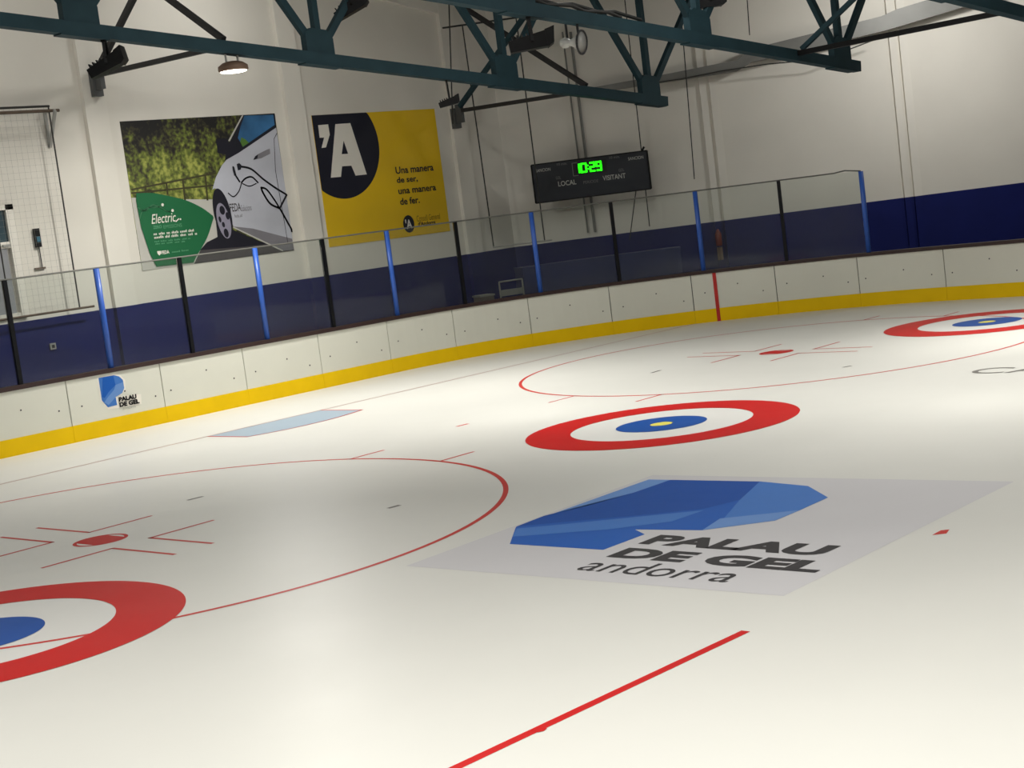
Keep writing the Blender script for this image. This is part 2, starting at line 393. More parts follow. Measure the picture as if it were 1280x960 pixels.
# ------------------------------------------------------------------ rink boards with glass
rb = thing('rink_boards', 'white rink boards with yellow kick plate, posts and glass around the corner', 'barrier', board(22.3))
joints = [8.8, 10.7, 12.6, 14.52, 16.48, 18.38, 20.28, 22.17, 23.97, 25.88, 27.81, 29.7, 31.58, 33.43, 35.39, 37.3, 39.2, 41.1, 43.0, 44.9]
def strip(name, s0, s1, o0, o1, z0, z1, m, parent, step=0.24):
    n = max(2, int((s1 - s0) / step)); mb = MB(); vs = []; fs = []
    for i in range(n + 1):
        s = s0 + (s1 - s0) * i / n
        vs += [board(s, o0, z0), board(s, o1, z0), board(s, o1, z1), board(s, o0, z1)]
    for i in range(n):
        for j in range(4): fs.append((4*i+j, 4*i+(j+1)%4, 4*i+4+(j+1)%4, 4*i+4+j))
    fs += [(0, 1, 2, 3), (4*n+3, 4*n+2, 4*n+1, 4*n)]
    return mb.add(vs, fs).build(name, m, parent)
panels = []
for a, b in zip(joints[:-1], joints[1:]):
    p = strip('board_panel', a + 0.009, b - 0.009, 0.0, 0.03, 0.27, 1.10, M_BOARD, rb)
    k = strip('kick_plate', a + 0.002, b - 0.002, -0.012, 0.028, 0.0, 0.295, M_KICK, p)
    k['label'] = 'yellow kick plate'
    panels.append((a, b, p))
    for fs_, z in ((0.12, 0.62), (0.55, 0.78), (0.88, 0.55)):
        s = a + (b - a) * fs_ + random.uniform(-0.08, 0.08); zz = z + random.uniform(-0.06, 0.06)
        MB().tube(board(s, 0.001, zz), board(s, -0.004, zz), 0.016, 8).build('screw', M_FRAME, p)
strip('backing_frame', joints[0], joints[-1], 0.031, 0.09, 0.0, 1.09, M_FRAME, rb)
c_ = strip('cap_rail', joints[0], joints[-1], -0.025, 0.16, 1.10, 1.175, M_CAP, rb); c_['label'] = 'dark brown cap rail on top of the boards'
for a, b, p in panels:
    if a < 30.23 < b:
        m_ = strip('goal_line_mark', 30.19, 30.27, -0.016, -0.002, 0.0, 1.10, M_RED, p, 0.04); m_['label'] = 'narrow red upright mark'
    if a < 15.5 < b:
        LB = Frame((BCX - BR, 0, 0), (0, 1, 0), (0, 0, 1)); bx = BCX - BR
        def bpx(*uv): return [LB.ab(on_x(115 + u * 0.0625, 460 + v * 0.0625, bx)) for u, v in uv]
        flat('sticker_backing', LB, [orient_up(bpx((95, 195), (440, 110), (560, 140), (660, 240), (670, 420), (560, 560), (980, 520), (990, 720), (330, 830), (170, 650)))], M_WHITE, p, 0.003)
        e_ = flat('board_emblem', LB, [orient_up(bpx((125, 200), (440, 145), (540, 170), (615, 240), (640, 400), (600, 500), (470, 580), (500, 740), (315, 785), (195, 650)))], M_EMB[2], p, 0.006)
        e_['label'] = 'small faceted blue emblem on the board'
        flat('board_emblem_facet', LB, [orient_up(bpx((205, 185), (420, 150), (465, 340), (330, 480), (250, 600), (200, 580)))], M_EMB[0], p, 0.009)
        flat('board_emblem_facet', LB, [orient_up(bpx((465, 340), (620, 280), (640, 400), (600, 500), (470, 580), (330, 740), (240, 690), (300, 600), (440, 430)))], M_EMB[3], p, 0.009)
        for txt, q0, q1, bd in (('PALAU', (535, 680), (880, 545), 0.06), ('DE GEL', (550, 785), (940, 655), 0.06), ('andorra', (610, 840), (870, 780), 0.0)):
            (a0, b0_), (a1, b1_) = bpx(q0, q1)
            lettering('board_lettering', txt, LB, a0, b0_, a1 - a0, 0.085 if bd else 0.05, M_BLACK if bd else M_LGREY, p, 0.012, bd)
posts = [11.9, 13.7, 15.51, 17.29, 19.07, 20.78, 22.56, 24.37, 26.24, 28.1, 30.01, 31.87, 33.7]
for i, s in enumerate(posts):
    top = 2.97 if i < len(posts) - 1 else 2.955
    if i % 2 == 0:
        po = MB().tube(board(s, 0.06, 1.175), board(s, 0.06, top), 0.055, 16).build('post', M_PBLUE, rb, True); po['label'] = 'round blue padded post'
    else:
        q0 = board(s, 0.06, 1.175); t_ = (board(s + 0.05) - board(s - 0.05)).normalized()
        po = MB().beam(q0, board(s, 0.06, top), 0.075, 0.075, t_).build('post', M_PBLACK, rb); po['label'] = 'slim black post'
for a, b in zip(posts[:-1], posts[1:]):
    strip('glass_pane', a + 0.05, b - 0.05, 0.055, 0.067, 1.175, 2.965, M_GLASS, rb, 0.4)
rail = [board(11.9 + 0.2 * i, 0.06, 2.98) for i in range(107)] + [board(33.35, 0.06, 3.01), board(33.7, 0.06, 2.96)]
MB().path(rail, 0.016, 6).build('top_rail', M_RAIL, rb)

# ------------------------------------------------------------------ roof trusses
def chord_z(Y, dz=0.0): return 7.02 - SL * (Y - 13.29) + dz
def truss(X, dz, yend, nodes, label, top_end):
    t = thing('roof_truss', label, 'truss', (X, nodes[-1], chord_z(nodes[-1], dz)), 'teal roof trusses')
    y0 = -1.0
    hh = 0.22
    MB().beam((X, y0, chord_z(y0, dz)), (X, yend, chord_z(yend, dz)), 0.2, hh).build('bottom_chord', M_TEAL, t)
    MB().beam((X, y0, chord_z(y0, dz) + 3.2), (X, top_end, chord_z(top_end, dz) + 3.2), 0.2, 0.2).build('top_chord', M_TEAL, t)
    for Y in nodes:
        z = chord_z(Y, dz) + hh / 2
        MB().beam((X, Y, z + 0.02), (X, Y, z + 3.0), 0.13, 0.13, (0, 1, 0)).build('vertical', M_TEAL, t)
        for sg in (-1, 1):
            MB().beam((X, Y + sg * 0.10, z + 0.12), (X, Y + sg * 2.45, z + 3.0 - SL * sg * 2.4), 0.11, 0.14).build('diagonal', M_TEAL, t)
        w2 = 0.33
        MB().prism([(X - 0.075, Y - w2, z - 0.01 + SL * w2), (X - 0.075, Y + w2, z - 0.01 - SL * w2), (X - 0.075, Y + w2, z + 0.26), (X - 0.075, Y + w2 * 0.62, z + 0.42), (X - 0.075, Y - w2 * 0.5, z + 0.47), (X - 0.075, Y - w2, z + 0.38)], (0.15, 0, 0)).build('gusset_plate', M_TEAL, t)
        MB().beam((X, Y - 0.45, chord_z(Y - 0.45, dz) - hh / 2 - 0.012), (X, Y + 0.45, chord_z(Y + 0.45, dz) - hh / 2 - 0.012), 0.24, 0.025).build('splice_plate', M_TEAL, t)
    return t
truss(-22.8, 0.0, 30.15, [4.7, 9.7, 14.72, 19.74, 24.76, 29.6], 'teal steel roof truss nearest the end wall, crossing above both posters', 33.0)
truss(-17.9, 0.10, 30.6, [5.0, 10.0, 15.0, 20.0, 24.95, 29.95], 'teal steel roof truss in front of the scoreboard, its chord ending over the far wall', 37.2)
truss(-13.0, 0.10, 30.6, [5.0, 10.0, 15.0, 20.0, 24.95, 29.95], 'teal steel truss of which only a corner shows at the upper right edge', 38.0)

def rod(name, label, p0, p1, wd, m=M_DSTEEL, group='dark bracing rods between the trusses'):
    o = MB().beam(p0, p1, wd, wd).build(name, m); tag(o, label, 'brace', group); return o
for Y, lb in ((17.6, 'left lamp'), (27.42, 'yellow poster')):
    zc = chord_z(Y)
    wz = zc + 0.16
    br = MB().box((XW + 0.11, Y - 0.1, wz - 0.42), (XW + 0.24, Y + 0.1, wz + 0.06)).box((XW + 0.24, Y - 0.05, wz - 0.3), (XW + 0.42, Y + 0.05, wz + 0.14)).build('wall_bracket', mat('bracket_grey', (84, 86, 86), 0.6))
    tag(br, 'dark steel bracket on the wall pilaster beside the %s' % lb, 'bracket', 'brace brackets')
    rod('brace_rod', 'level dark rod from wall bracket to truss near the %s' % lb, (XW + 0.42, Y, wz - 0.02), (-22.9, Y, wz - 0.12), 0.09)
    rod('brace_strut', 'strut rising from wall bracket to truss top near the %s' % lb, (XW + 0.42, Y - 0.06, wz + 0.08), (-22.9, Y - 0.06, zc + 3.0), 0.1, M_TEAL if Y > 20 else M_DSTEEL)
    rod('brace_strut', 'strut falling from the wall to the truss chord near the %s' % lb, (XW + 0.12, Y + 0.06, zc + 3.0), (-22.9, Y + 0.06, zc + 0.16), 0.1)
zc = chord_z(28.17, 0.1)
rod('brace_rod', 'thick black level rod between two trusses at the upper right', (-17.78, 28.17, zc + 0.04), (-13.1, 28.17, zc + 0.08), 0.1, M_BLACK)
rod('brace_strut', 'teal strut rising from the second truss at the upper right', (-17.78, 28.3, zc + 0.12), (-13.1, 28.3, zc + 2.9), 0.09, M_TEAL)

# ------------------------------------------------------------------ lamp, floodlights, speaker
def lamp(P, label):
    t = thing('pendant_lamp', label, 'lamp', P)
    f_ = (Vector(P), Vector((1, 0, 0)), Vector((0, 1, 0)), Vector((0, 0, 1)))
    MB().lathe([(0.24, 0.0), (0.27, 0.02), (0.265, 0.09), (0.18, 0.15), (0.1, 0.17)], 32, f_).build('housing', mat('lamp_housing', (120, 96, 80), 0.5, 0.3), t, True)
    MB().lathe([(0.2, -0.02), (0.235, -0.008), (0.235, 0.001)], 32, f_).build('lens', mat('lamp_lens', (255, 246, 228), 0.5, 0, 0.0, 1, 0.5, 0, 9.0), t)
    for dy in (-0.13, 0.13):
        MB().path([Vector(P) + Vector((0, dy, 0.15)), Vector(P) + Vector((0, dy, 0.30))], 0.02).build('hanger', M_LGREY, t)
    d_ = bpy.data.lights.new('lamp_light', 'AREA'); d_.shape = 'DISK'; d_.size = 0.44; d_.energy = 330; d_.color = (1, 0.97, 0.90)
    o = bpy.data.objects.new('lamp_light', d_); COL.objects.link(o); o.location = Vector(P) + Vector((0, 0, -0.04))
lamp((-22.8, 17.7, chord_z(17.7) - 0.40), 'round lit pendant lamp hanging below the truss above the car poster')

def floodlight(P, aim, label, size=1.0, drop=0.30):
    """P: fixing point under a chord; aim: horizontal direction and fall of the front"""
    P = Vector(P); aim = Vector(aim).normalized(); sd = aim.cross(Vector((0, 0, 1))).normalized(); up = sd.cross(aim)
    t = thing('floodlight', label, 'floodlight', P)
    c = P - Vector((0, 0, drop))
    k = size
    y = MB()
    for s_ in (-1, 1):
        y.beam(P + sd * s_ * 0.05 * k, c + sd * s_ * 0.15 * k + aim * 0.02, 0.05 * k, 0.05 * k)
    y.beam(P - sd * 0.09 * k, P + sd * 0.09 * k, 0.07 * k, 0.06 * k)
    y.build('yoke', M_BLACK, t)
    L, W_, H_ = 0.34 * k, 0.16 * k, 0.12 * k
    def q(a, b, h): return c + aim * a + sd * b + up * h
    body = MB()
    body.add([q(-L, -W_*0.8, -H_*0.7), q(-L, W_*0.8, -H_*0.7), q(-L, W_*0.8, H_*0.7), q(-L, -W_*0.8, H_*0.7), q(L*0.7, -W_, -H_), q(L*0.7, W_, -H_), q(L*0.7, W_, H_), q(L*0.7, -W_, H_)],
             [(3,2,1,0),(4,5,6,7),(0,1,5,4),(1,2,6,5),(2,3,7,6),(3,0,4,7)])
    body.build('body', M_BLACK, t)
    for i in range(5):
        a = -L * 0.8 + i * L * 0.22
        MB().prism([q(a, -W_*0.8, H_*0.72), q(a, W_*0.8, H_*0.72), q(a, W_*0.7, H_*1.25), q(a, -W_*0.7, H_*1.25)], aim * 0.02).build('fin', M_BLACK, t)
    MB().add([q(L*0.7, -W_*1.1, -H_*1.1), q(L*0.7, W_*1.1, -H_*1.1), q(L*0.7, W_*1.1, H_*1.1), q(L*0.7, -W_*1.1, H_*1.1), q(L, -W_*1.15, -H_*0.7), q(L, W_*1.15, -H_*0.7), q(L*1.15, W_*1.15, H_*1.3), q(L*1.15, -W_*1.15, H_*1.3)],
             [(3,2,1,0),(4,5,6,7),(0,1,5,4),(1,2,6,5),(2,3,7,6),(3,0,4,7)]).build('visor', M_BLACK, t)
    return t
Rv = RT.copy(); Rv.z = 0; Rv.normalize()
floodlight((-22.8, 15.12, chord_z(15.12) - 0.13), Rv + Vector((0, 0, 0.42)), 'black floodlight tilted steeply under the truss at the left', 0.95, 0.40)
floodlight((-22.8, 23.0, chord_z(23.0) - 0.13), Rv + Vector((0, 0, 0.22)), 'small black floodlight under the truss above the yellow poster', 0.62, 0.42)
floodlight((-22.8, 20.7, chord_z(20.7) + 1.27), Rv + Vector((0, 0, 0.5)), 'black floodlight cut by the top edge above the gap between posters', 1.0, 0.2)
floodlight((-17.9, 20.18, chord_z(20.18, 0.1) - 0.13), Rv + Vector((0, 0, 0.12)), 'large black floodlight under the second truss left of the round speaker', 1.1, 0.42)
floodlight((-17.9, 25.42, chord_z(25.4, 0.1) + 0.95), Rv + Vector((0, 0, 0.1)), 'black floodlight at the top edge above the scoreboard', 0.9, 0.2)

P = Vector((-17.9, 21.4, chord_z(21.4, 0.1) - 0.42))
t = thing('horn_speaker', 'pale round horn speaker hanging under the second truss', 'speaker', P)
ax = (Rv * 0.9 - FW * 0.5); ax.z = -0.12; ax.normalize(); e1 = ax.cross(Vector((0, 0, 1))).normalized(); e2 = e1.cross(ax)
MB().lathe([(0.05, -0.34), (0.09, -0.28), (0.09, -0.2), (0.05, -0.16), (0.09, -0.06), (0.2, 0.07)], 28, (P, e1, e2, ax)).build('horn', M_LGREY, t, True)
mb = MB()
for i in range(28):
    a0 = 2 * math.pi * i / 28; a1 = 2 * math.pi * (i + 1) / 28
    mb.tube(P + ax * 0.07 + (e1 * math.cos(a0) + e2 * math.sin(a0)) * 0.2, P + ax * 0.07 + (e1 * math.cos(a1) + e2 * math.sin(a1)) * 0.2, 0.02, 6)
mb.build('rim', M_DSTEEL, t)
for k in (-0.2, 0.02): MB().path([P + ax * k + Vector((0, 0, 0.08)), P + ax * k + Vector((0, 0, 0.33))], 0.022).build('hanger', M_DSTEEL, t)

for i, (y0, y1, dzz) in enumerate(((18.0, 22.6, 0.16), (18.0, 23.3, 0.22))):
    pts_ = [Vector((-17.9 + 0.05 - 0.1 * i, y0 + (y1 - y0) * j / 14, chord_z(y0 + (y1 - y0) * j / 14, 0.1) + dzz + 0.035 * math.sin(j * 2.1 + i))) for j in range(15)]
    o = MB().path(pts_, 0.035, 6).build('cable_bundle', M_CABLE)
    tag(o, ('thick' if i == 0 else 'longer') + ' dark cable bundle lying on the chord of the second truss', 'cable', 'cables on the second truss')

# ------------------------------------------------------------------ ducts on the slanting wall
du = thing('ventilation_duct', 'long grey ventilation duct along the top of the slanting wall', 'duct', diag(6, 5.8, 0.2))
nodes = [(2.4, 5.68, 5.80), (4.3, 5.72, 5.90), (6.0, 5.76, 6.02), (6.35, 5.92, 6.24), (9.6, 6.26, 6.62), (10.0, 6.32, 6.74), (12.4, 6.72, 7.15), (15.5, 7.1, 7.6)]
for a, b in zip(nodes[:-1], nodes[1:]):
    MB().prism([diag(a[0], a[1], 0.15), diag(b[0], b[1], 0.15), diag(b[0], b[2], 0.15), diag(a[0], a[2], 0.15)], DN * 0.35).build('duct_section', M_DUCT, du)
pp = [on_plane(u, v, diag(0, 0, 0.57), DN) for u, v in ((800, 106), (850, 99), (900, 89), (960, 80), (1030, 74), (1066, 60), (1095, 49))]
tag(MB().path(pp, 0.014, 6).build('slack_cable', M_CABLE), 'thin slack cable under the grey duct', 'cable')

# ------------------------------------------------------------------ nets, cables, pipes
def net(label, X, y0, y1, z0, z1, cab, bracket):
    t = thing('protective_net', label, 'net', (X, y1, z0))
    for k, (dx, dz, r, m) in enumerate(((0, 0.0, 0.022, M_CABLE), (0.03, -0.09, 0.03, M_RUST))):
        MB().tube((X + dx, y0, z1 + dz), (X + dx, y1 + 0.18 * k, z1 + dz), r).build('top_rod', m, t)
    MB().tube((X, y0, z0), (X, y1 + 0.3, z0), 0.022).build('bottom_rod', M_RUST, t)
    for y in cab: MB().tube((X, y, z1), (X, y, z0), 0.014, 6).build('cable', M_CABLE, t)
    if bracket:
        mb = MB(); mb.beam((XW, y1 + 0.05, z1 - 0.09), (X + 0.1, y1 + 0.05, z1 - 0.09), 0.04, 0.04); mb.beam((XW + 0.03, y1 + 0.05, z1 - 0.75), (X + 0.1, y1 + 0.05, z1 - 0.1), 0.05, 0.05); mb.beam((XW + 0.03, y1 + 0.05, z1 - 0.75), (XW + 0.03, y1 + 0.05, z1 - 0.1), 0.05, 0.05)
        mb.build('bracket', M_LGREY, t)
    mb = MB(); n = int((z1 - z0) / 0.12)
    for i in range(n + 1):
        z = z0 + (z1 - z0) * i / n; mb.beam((X, y0, z), (X, y1, z), 0.0022, 0.0022)
    n = int((y1 - y0) / 0.12)
    for i in range(n + 1):
        y = y0 + (y1 - y0) * i / n; mb.beam((X, y, z0), (X, y, z1), 0.0022, 0.0022)
    o = mb.build('netting', mat('net_grey', (150, 150, 144), 0.8), t); o['kind'] = 'stuff'
net('protective net with rods and cables at the left end of the wall', XW + 0.3, 11.0, 16.42, 2.25, 6.12, (16.4, 14.95, 13.0), True)

OFF = 0.6
dpl = diag(0, 0, OFF)
def dp(u, v, off=OFF): return on_plane(u, v, diag(0, 0, off), DN)
t = thing('protective_net', 'protective net hanging beside the scoreboard at the wall corner', 'net', dp(617, 310, 1.6))
MB().tube(dp(553, 35, 1.6), dp(660, 20, 1.6), 0.022).build('top_rod', M_CABLE, t)
for (a, b) in (((578, 32), (617, 308)), ((645, 22), (681, 302)), ((561, 0), (566, 155))): MB().tube(dp(*a, 1.6), dp(*b, 1.6), 0.016, 6).build('cable', M_CABLE, t)
MB().tube(dp(616, 309, 1.6), dp(690, 300, 1.6), 0.018).build('bottom_rod', M_LGREY, t)
for a, b, lb in (((781, 0), (812, 283), 'thin hanging cable passing behind the right end of the scoreboard'), ((850, 0), (868, 224), 'thin hanging cable right of the scoreboard'),
                 ((934, 0), (937, 44), 'short thin cable at the top edge behind the second truss'), ((795, 238), (787, 300), 'slanting thin cable below the scoreboard')):
    tag(MB().tube(dp(*a), dp(*b), 0.013, 6).build('hanging_cable', M_CABLE), lb, 'cable', 'hanging cables at the slanting wall')
for a, b, r, lb in (((703, 40), (735, 291), 0.02, 'thin grey pipe running down behind the scoreboard'), ((713, 40), (744, 290), 0.035, 'thicker grey pipe running down behind the scoreboard')):
    tag(MB().tube(dp(*a, 0.06), dp(*b, 0.06), r).build('wall_pipe', M_DUCT), lb, 'pipe', 'pipes on the slanting wall')

# ------------------------------------------------------------------ scoreboard
SO = 1.0
sc_o = dp(670, 255, SO); c2 = dp(814, 235, SO); c1 = dp(664, 208, SO); c3 = dp(806, 187, SO)
zb = (sc_o.z + c2.z) / 2; zt = (c1.z + c3.z) / 2
base = Vector((sc_o.x, sc_o.y, zb)); SW = (Vector((c2.x, c2.y, 0)) - Vector((sc_o.x, sc_o.y, 0))).length; SH = zt - zb
SF = Frame(base, DD, (0, 0, 1))
sb = thing('scoreboard', 'dark electronic scoreboard with green glowing time on the slanting wall', 'scoreboard', base)
MB().prism([SF.p(0, 0), SF.p(SW, 0), SF.p(SW, SH), SF.p(0, SH)], -SF.n * 0.16).build('housing', mat('scoreboard_body', (34, 38, 46), 0.6), sb)
mb = MB()
for a0, b0_, a1, b1_ in ((0, 0, SW, 0), (0, SH, SW, SH), (0, 0, 0, SH), (SW, 0, SW, SH)): mb.beam(SF.p(a0, b0_, 0.0), SF.p(a1, b1_, 0.0), 0.03, 0.03)
mb.build('edge_frame', M_BLACK, sb)
for a in (0.25, SW - 0.25): MB().beam(SF.p(a, SH * 0.6, -0.16), SF.p(a, SH * 0.6, -SO), 0.06, 0.06).build('wall_arm', M_DSTEEL, sb)
MB().beam(SF.p(SW - 0.12, SH, -0.08), SF.p(SW - 0.05, SH + 0.1, -0.08), 0.07, 0.05).build('antenna', M_BLACK, sb)
M_GRN = mat('led_green', (30, 255, 10), 0.5, 0, 0, 1, 0.5, 0, 2.2)
M_SBT = mat('scoreboard_print', (186, 186, 180), 0.6); M_SBD = mat('scoreboard_print_dim', (120, 120, 118), 0.6)
def spx(u, v): return SF.ab(on_plane(660 + u * 0.125, 180 + v * 0.125, base, SF.n))
lf = 0.006
wx_, wy_ = spx(455, 320); wx2, wy2 = spx(770, 175)
flat('clock_window', SF, [[(wx_, wy_), (wx2 + 0.03, wy_), (wx2 + 0.03, wy_ + 0.31), (wx_, wy_ + 0.31)]], mat('clock_black', (10, 16, 12), 0.3), sb, lf)
flat('clock_border', SF, stroke([(wx_ + 0.12, wy_ + 0.31), (wx_, wy_ + 0.31), (wx_, wy_), (wx_ + 0.12, wy_)], 0.018), M_SBD, sb, lf * 1.5)
SEG = {'0': 'abcdef', '1': 'bc', '2': 'abged', '9': 'abcdfg'}
def digit(ch, a, b, w_, h_, th):
    S = dict(a=[(a, b+h_), (a+w_, b+h_)], b=[(a+w_, b+h_/2), (a+w_, b+h_)], c=[(a+w_, b), (a+w_, b+h_/2)], d=[(a, b), (a+w_, b)], e=[(a, b), (a, b+h_/2)], f=[(a, b+h_/2), (a, b+h_)], g=[(a, b+h_/2), (a+w_, b+h_/2)])
    out = []
    for k in SEG[ch]: out += stroke(S[k], th)
    return out
x0_ = spx(515, 290)[0]; y0_ = wy_ + 0.065; dh = 0.20; th = 0.042
for ch, a, w_ in (('1', x0_ - 0.115, 0.12), ('0', x0_ + 0.055, 0.12), ('2', x0_ + 0.275, 0.105), ('9', x0_ + 0.435, 0.105)):
    flat('digit', SF, digit(ch, a, y0_, w_, dh, th), M_GRN, sb, lf * 2)
flat('colon', SF, disc((x0_ + 0.225, y0_ + 0.06), 0.018, 12) + disc((x0_ + 0.225, y0_ + 0.145), 0.018, 12), M_GRN, sb, lf * 2)
for txt, q0, q1, h_, m, bd in (('LOCAL', (305, 425), (485, 405), 0.12, M_SBT, 0.01), ('VISITANT', (750, 368), (978, 340), 0.12, M_SBT, 0.01), ('SANCION', (80, 285), (225, 265), 0.075, M_SBT, 0.0),
                           ('10 min.', (290, 218), (392, 205), 0.06, M_SBD, 0.0), ('10 min.', (815, 150), (918, 140), 0.06, M_SBD, 0.0), ('SANCION', (1002, 165), (1155, 150), 0.075, M_SBT, 0.0),
                           ('GOL', (280, 355), (330, 350), 0.07, M_SBD, 0.0), ('GOL', (908, 278), (962, 270), 0.07, M_SBD, 0.0), ('PERIODE', (555, 400), (705, 385), 0.07, M_SBD, 0.0)):
    a0, b0_ = spx(*q0); a1, _ = spx(*q1)
    lettering('lettering', txt, SF, a0, b0_, a1 - a0, h_, m, sb, lf * 2, bd)

# ------------------------------------------------------------------ posters
PF = Frame((XW, 0, 0), (0, 1, 0), (0, 0, 1))
def wpx(*uv): return [PF.ab(on_x(u, v, XW)) for u, v in uv]
def zoomed(x0, y0, s, *uv): return wpx(*[(x0 + u * s, y0 + v * s) for u, v in uv])
# yellow poster
yb0, yb1, yz0, yz1 = 23.07, 26.9, 2.765, 5.70
yp = thing('yellow_poster', 'yellow poster with a dark circle and white letter A on the end wall', 'poster', (XW, (yb0 + yb1) / 2, yz0))
M_YEL = mat('poster_yellow', (238, 196, 22), 0.5, 0, 0.03, 1.0); M_NAVY = mat('poster_navy', (20, 22, 40), 0.5)
MB().box((XW + 0.002, yb0, yz0), (XW + 0.012, yb1, yz1)).build('panel', M_YEL, yp)
LFT = 0.012
def yz(*uv): return zoomed(380, 130, 0.1875, *uv)
def circ3(p, q, r):
    ax_, ay_ = p; bx_, by_ = q; cx_, cy_ = r
    D_ = 2 * (ax_*(by_-cy_) + bx_*(cy_-ay_) + cx_*(ay_-by_))
    ux = ((ax_**2+ay_**2)*(by_-cy_) + (bx_**2+by_**2)*(cy_-ay_) + (cx_**2+cy_**2)*(ay_-by_)) / D_
    uy = ((ax_**2+ay_**2)*(cx_-bx_) + (bx_**2+by_**2)*(ax_-cx_) + (cx_**2+cy_**2)*(bx_-ax_)) / D_
    return ux, uy, math.hypot(ax_-ux, ay_-uy)
ca_, cb_, R_ = circ3(*yz((418, 62), (499, 310), (290, 630)))
cpoly = []
for i in range(120):
    a = 2 * math.pi * i / 120; x = ca_ + R_ * math.cos(a); y = cb_ + R_ * math.sin(a)
    cpoly.append((max(yb0, min(yb1, x)), max(yz0, min(yz1, y))))
flat('dark_circle', PF, [cpoly], M_NAVY, yp, LFT + 0.004)
A_ = yz((205, 135), (305, 128), (415, 470), (340, 478), (312, 412), (250, 416), (243, 486), (175, 492))
hole = yz((260, 245), (290, 332), (248, 335))
A_out = yz((205, 135), (305, 128), (415, 470), (340, 478), (312, 412), (290, 332), (260, 245), (248, 335), (250, 416), (243, 486), (175, 492))
polyA = [orient_up(yz((205, 135), (305, 128), (260, 245), (248, 335), (250, 416), (243, 486), (175, 492))), orient_up(yz((305, 128), (415, 470), (340, 478), (312, 412), (290, 332), (260, 245))), orient_up(yz((248, 335), (290, 332), (312, 412), (250, 416)))]
flat('letter_a', PF, polyA, M_WHITE, yp, LFT + 0.008)
flat('apostrophe', PF, [orient_up(yz((90, 142), (157, 136), (168, 205), (143, 290), (113, 294), (130, 225), (100, 226)))], M_WHITE, yp, LFT + 0.008)
for txt, q0, q1, qt in (('Una manera', (610, 468), (862, 448), (605, 420)), ('de ser,', (618, 535), (757, 520), (620, 488)), ('una manera', (628, 603), (880, 585), (628, 571)), ('de fer.', (640, 675), (770, 662), (638, 628))):
    (a0, b0_), (a1, _), (_, b1_) = yz(q0, q1, qt)
    lettering('lettering', txt, PF, a0, b0_, a1 - a0, b1_ - b0_, M_NAVY, yp, LFT + 0.006, 0.022)
(sa, sb_) = yz((695, 800))[0]; r2 = yz((732, 800))[0][0] - sa
bd_ = flat('small_badge', PF, disc((sa, sb_), r2, 40, r2 * 1.15), M_NAVY, yp, LFT + 0.006)
lettering('badge_letter', "'A", PF, sa - r2 * 0.62, sb_ - r2 * 0.62, r2 * 1.2, r2 * 1.25, M_WHITE, bd_, LFT + 0.01, 0.03)
M_OCH = mat('poster_ochre_text', (150, 118, 12), 0.5)
(a0, b0_), (a1, _) = yz((750, 785), (905, 765)); lettering('lettering', 'Consell General', PF, a0, b0_, a1 - a0, 0.14, M_OCH, yp, LFT + 0.006)
(a0, b0_), (a1, _) = yz((758, 815), (875, 800)); lettering('lettering', "d'Andorra", PF, a0, b0_, a1 - a0, 0.10, M_NAVY, yp, LFT + 0.006, 0.02)

# car poster
cb0, cb1, cz0, cz1 = 18.12, 22.05, 2.80, 5.79
cp = thing('car_poster', 'large poster of a white electric car beside green foliage', 'poster', (XW, (cb0 + cb1) / 2, cz0))
def foliage():
    m = bpy.data.materials.new('foliage_print'); m.use_nodes = True; nt = m.node_tree; b = nt.nodes['Principled BSDF']
    b.inputs['Roughness'].default_value = 0.6
    tc = nt.nodes.new('ShaderNodeTexCoord')
    n1 = nt.nodes.new('ShaderNodeTexNoise'); n1.inputs['Scale'].default_value = 1.7; n1.inputs['Detail'].default_value = 4; n1.inputs['Roughness'].default_value = 0.6
    n2 = nt.nodes.new('ShaderNodeTexVoronoi'); n2.inputs['Scale'].default_value = 9
    n3 = nt.nodes.new('ShaderNodeTexNoise'); n3.inputs['Scale'].default_value = 12; n3.inputs['Detail'].default_value = 8
    a = nt.nodes.new('ShaderNodeMath'); a.operation = 'MULTIPLY_ADD'; a.inputs[1].default_value = 1.25
    a2 = nt.nodes.new('ShaderNodeMath'); a2.operation = 'MULTIPLY_ADD'; a2.inputs[1].default_value = 0.9
    sp = nt.nodes.new('ShaderNodeSeparateXYZ')
    hz = nt.nodes.new('ShaderNodeMapRange'); hz.inputs['From Min'].default_value = 4.3; hz.inputs['From Max'].default_value = 5.9; hz.inputs['To Min'].default_value = 0.14; hz.inputs['To Max'].default_value = -0.14
    add = nt.nodes.new('ShaderNodeMath'); add.operation = 'ADD'
    r = nt.nodes.new('ShaderNodeValToRGB'); cr = r.color_ramp
    cr.elements[0].position = 0.50; cr.elements[0].color = (*lin((20, 20, 18)), 1)
    cr.elements[1].position = 1.0; cr.elements[1].color = (*lin((168, 172, 84)), 1)
    e = cr.elements.new(0.62); e.color = (*lin((56, 52, 34)), 1)
    e = cr.elements.new(0.80); e.color = (*lin((104, 116, 46)), 1)
    L = nt.links.new
    for n in (n1, n2, n3): L(tc.outputs['Object'], n.inputs['Vector'])
    L(n1.outputs['Fac'], a.inputs[0]); L(n3.outputs['Fac'], a2.inputs[0]); L(a2.outputs[0], a.inputs[2]); a2.inputs[2].default_value = -0.42
    L(tc.outputs['Object'], sp.inputs[0]); L(sp.outputs['Z'], hz.inputs['Value']); L(a.outputs[0], add.inputs[0]); L(hz.outputs['Result'], add.inputs[1])
    L(add.outputs[0], r.inputs['Fac']); L(r.outputs['Color'], b.inputs['Base Color'])
    return m
mb = MB().box((XW + 0.002, cb0, cz0), (XW + 0.012, cb1, cz1))
mb.build('panel', foliage(), cp)
K = 0.21878
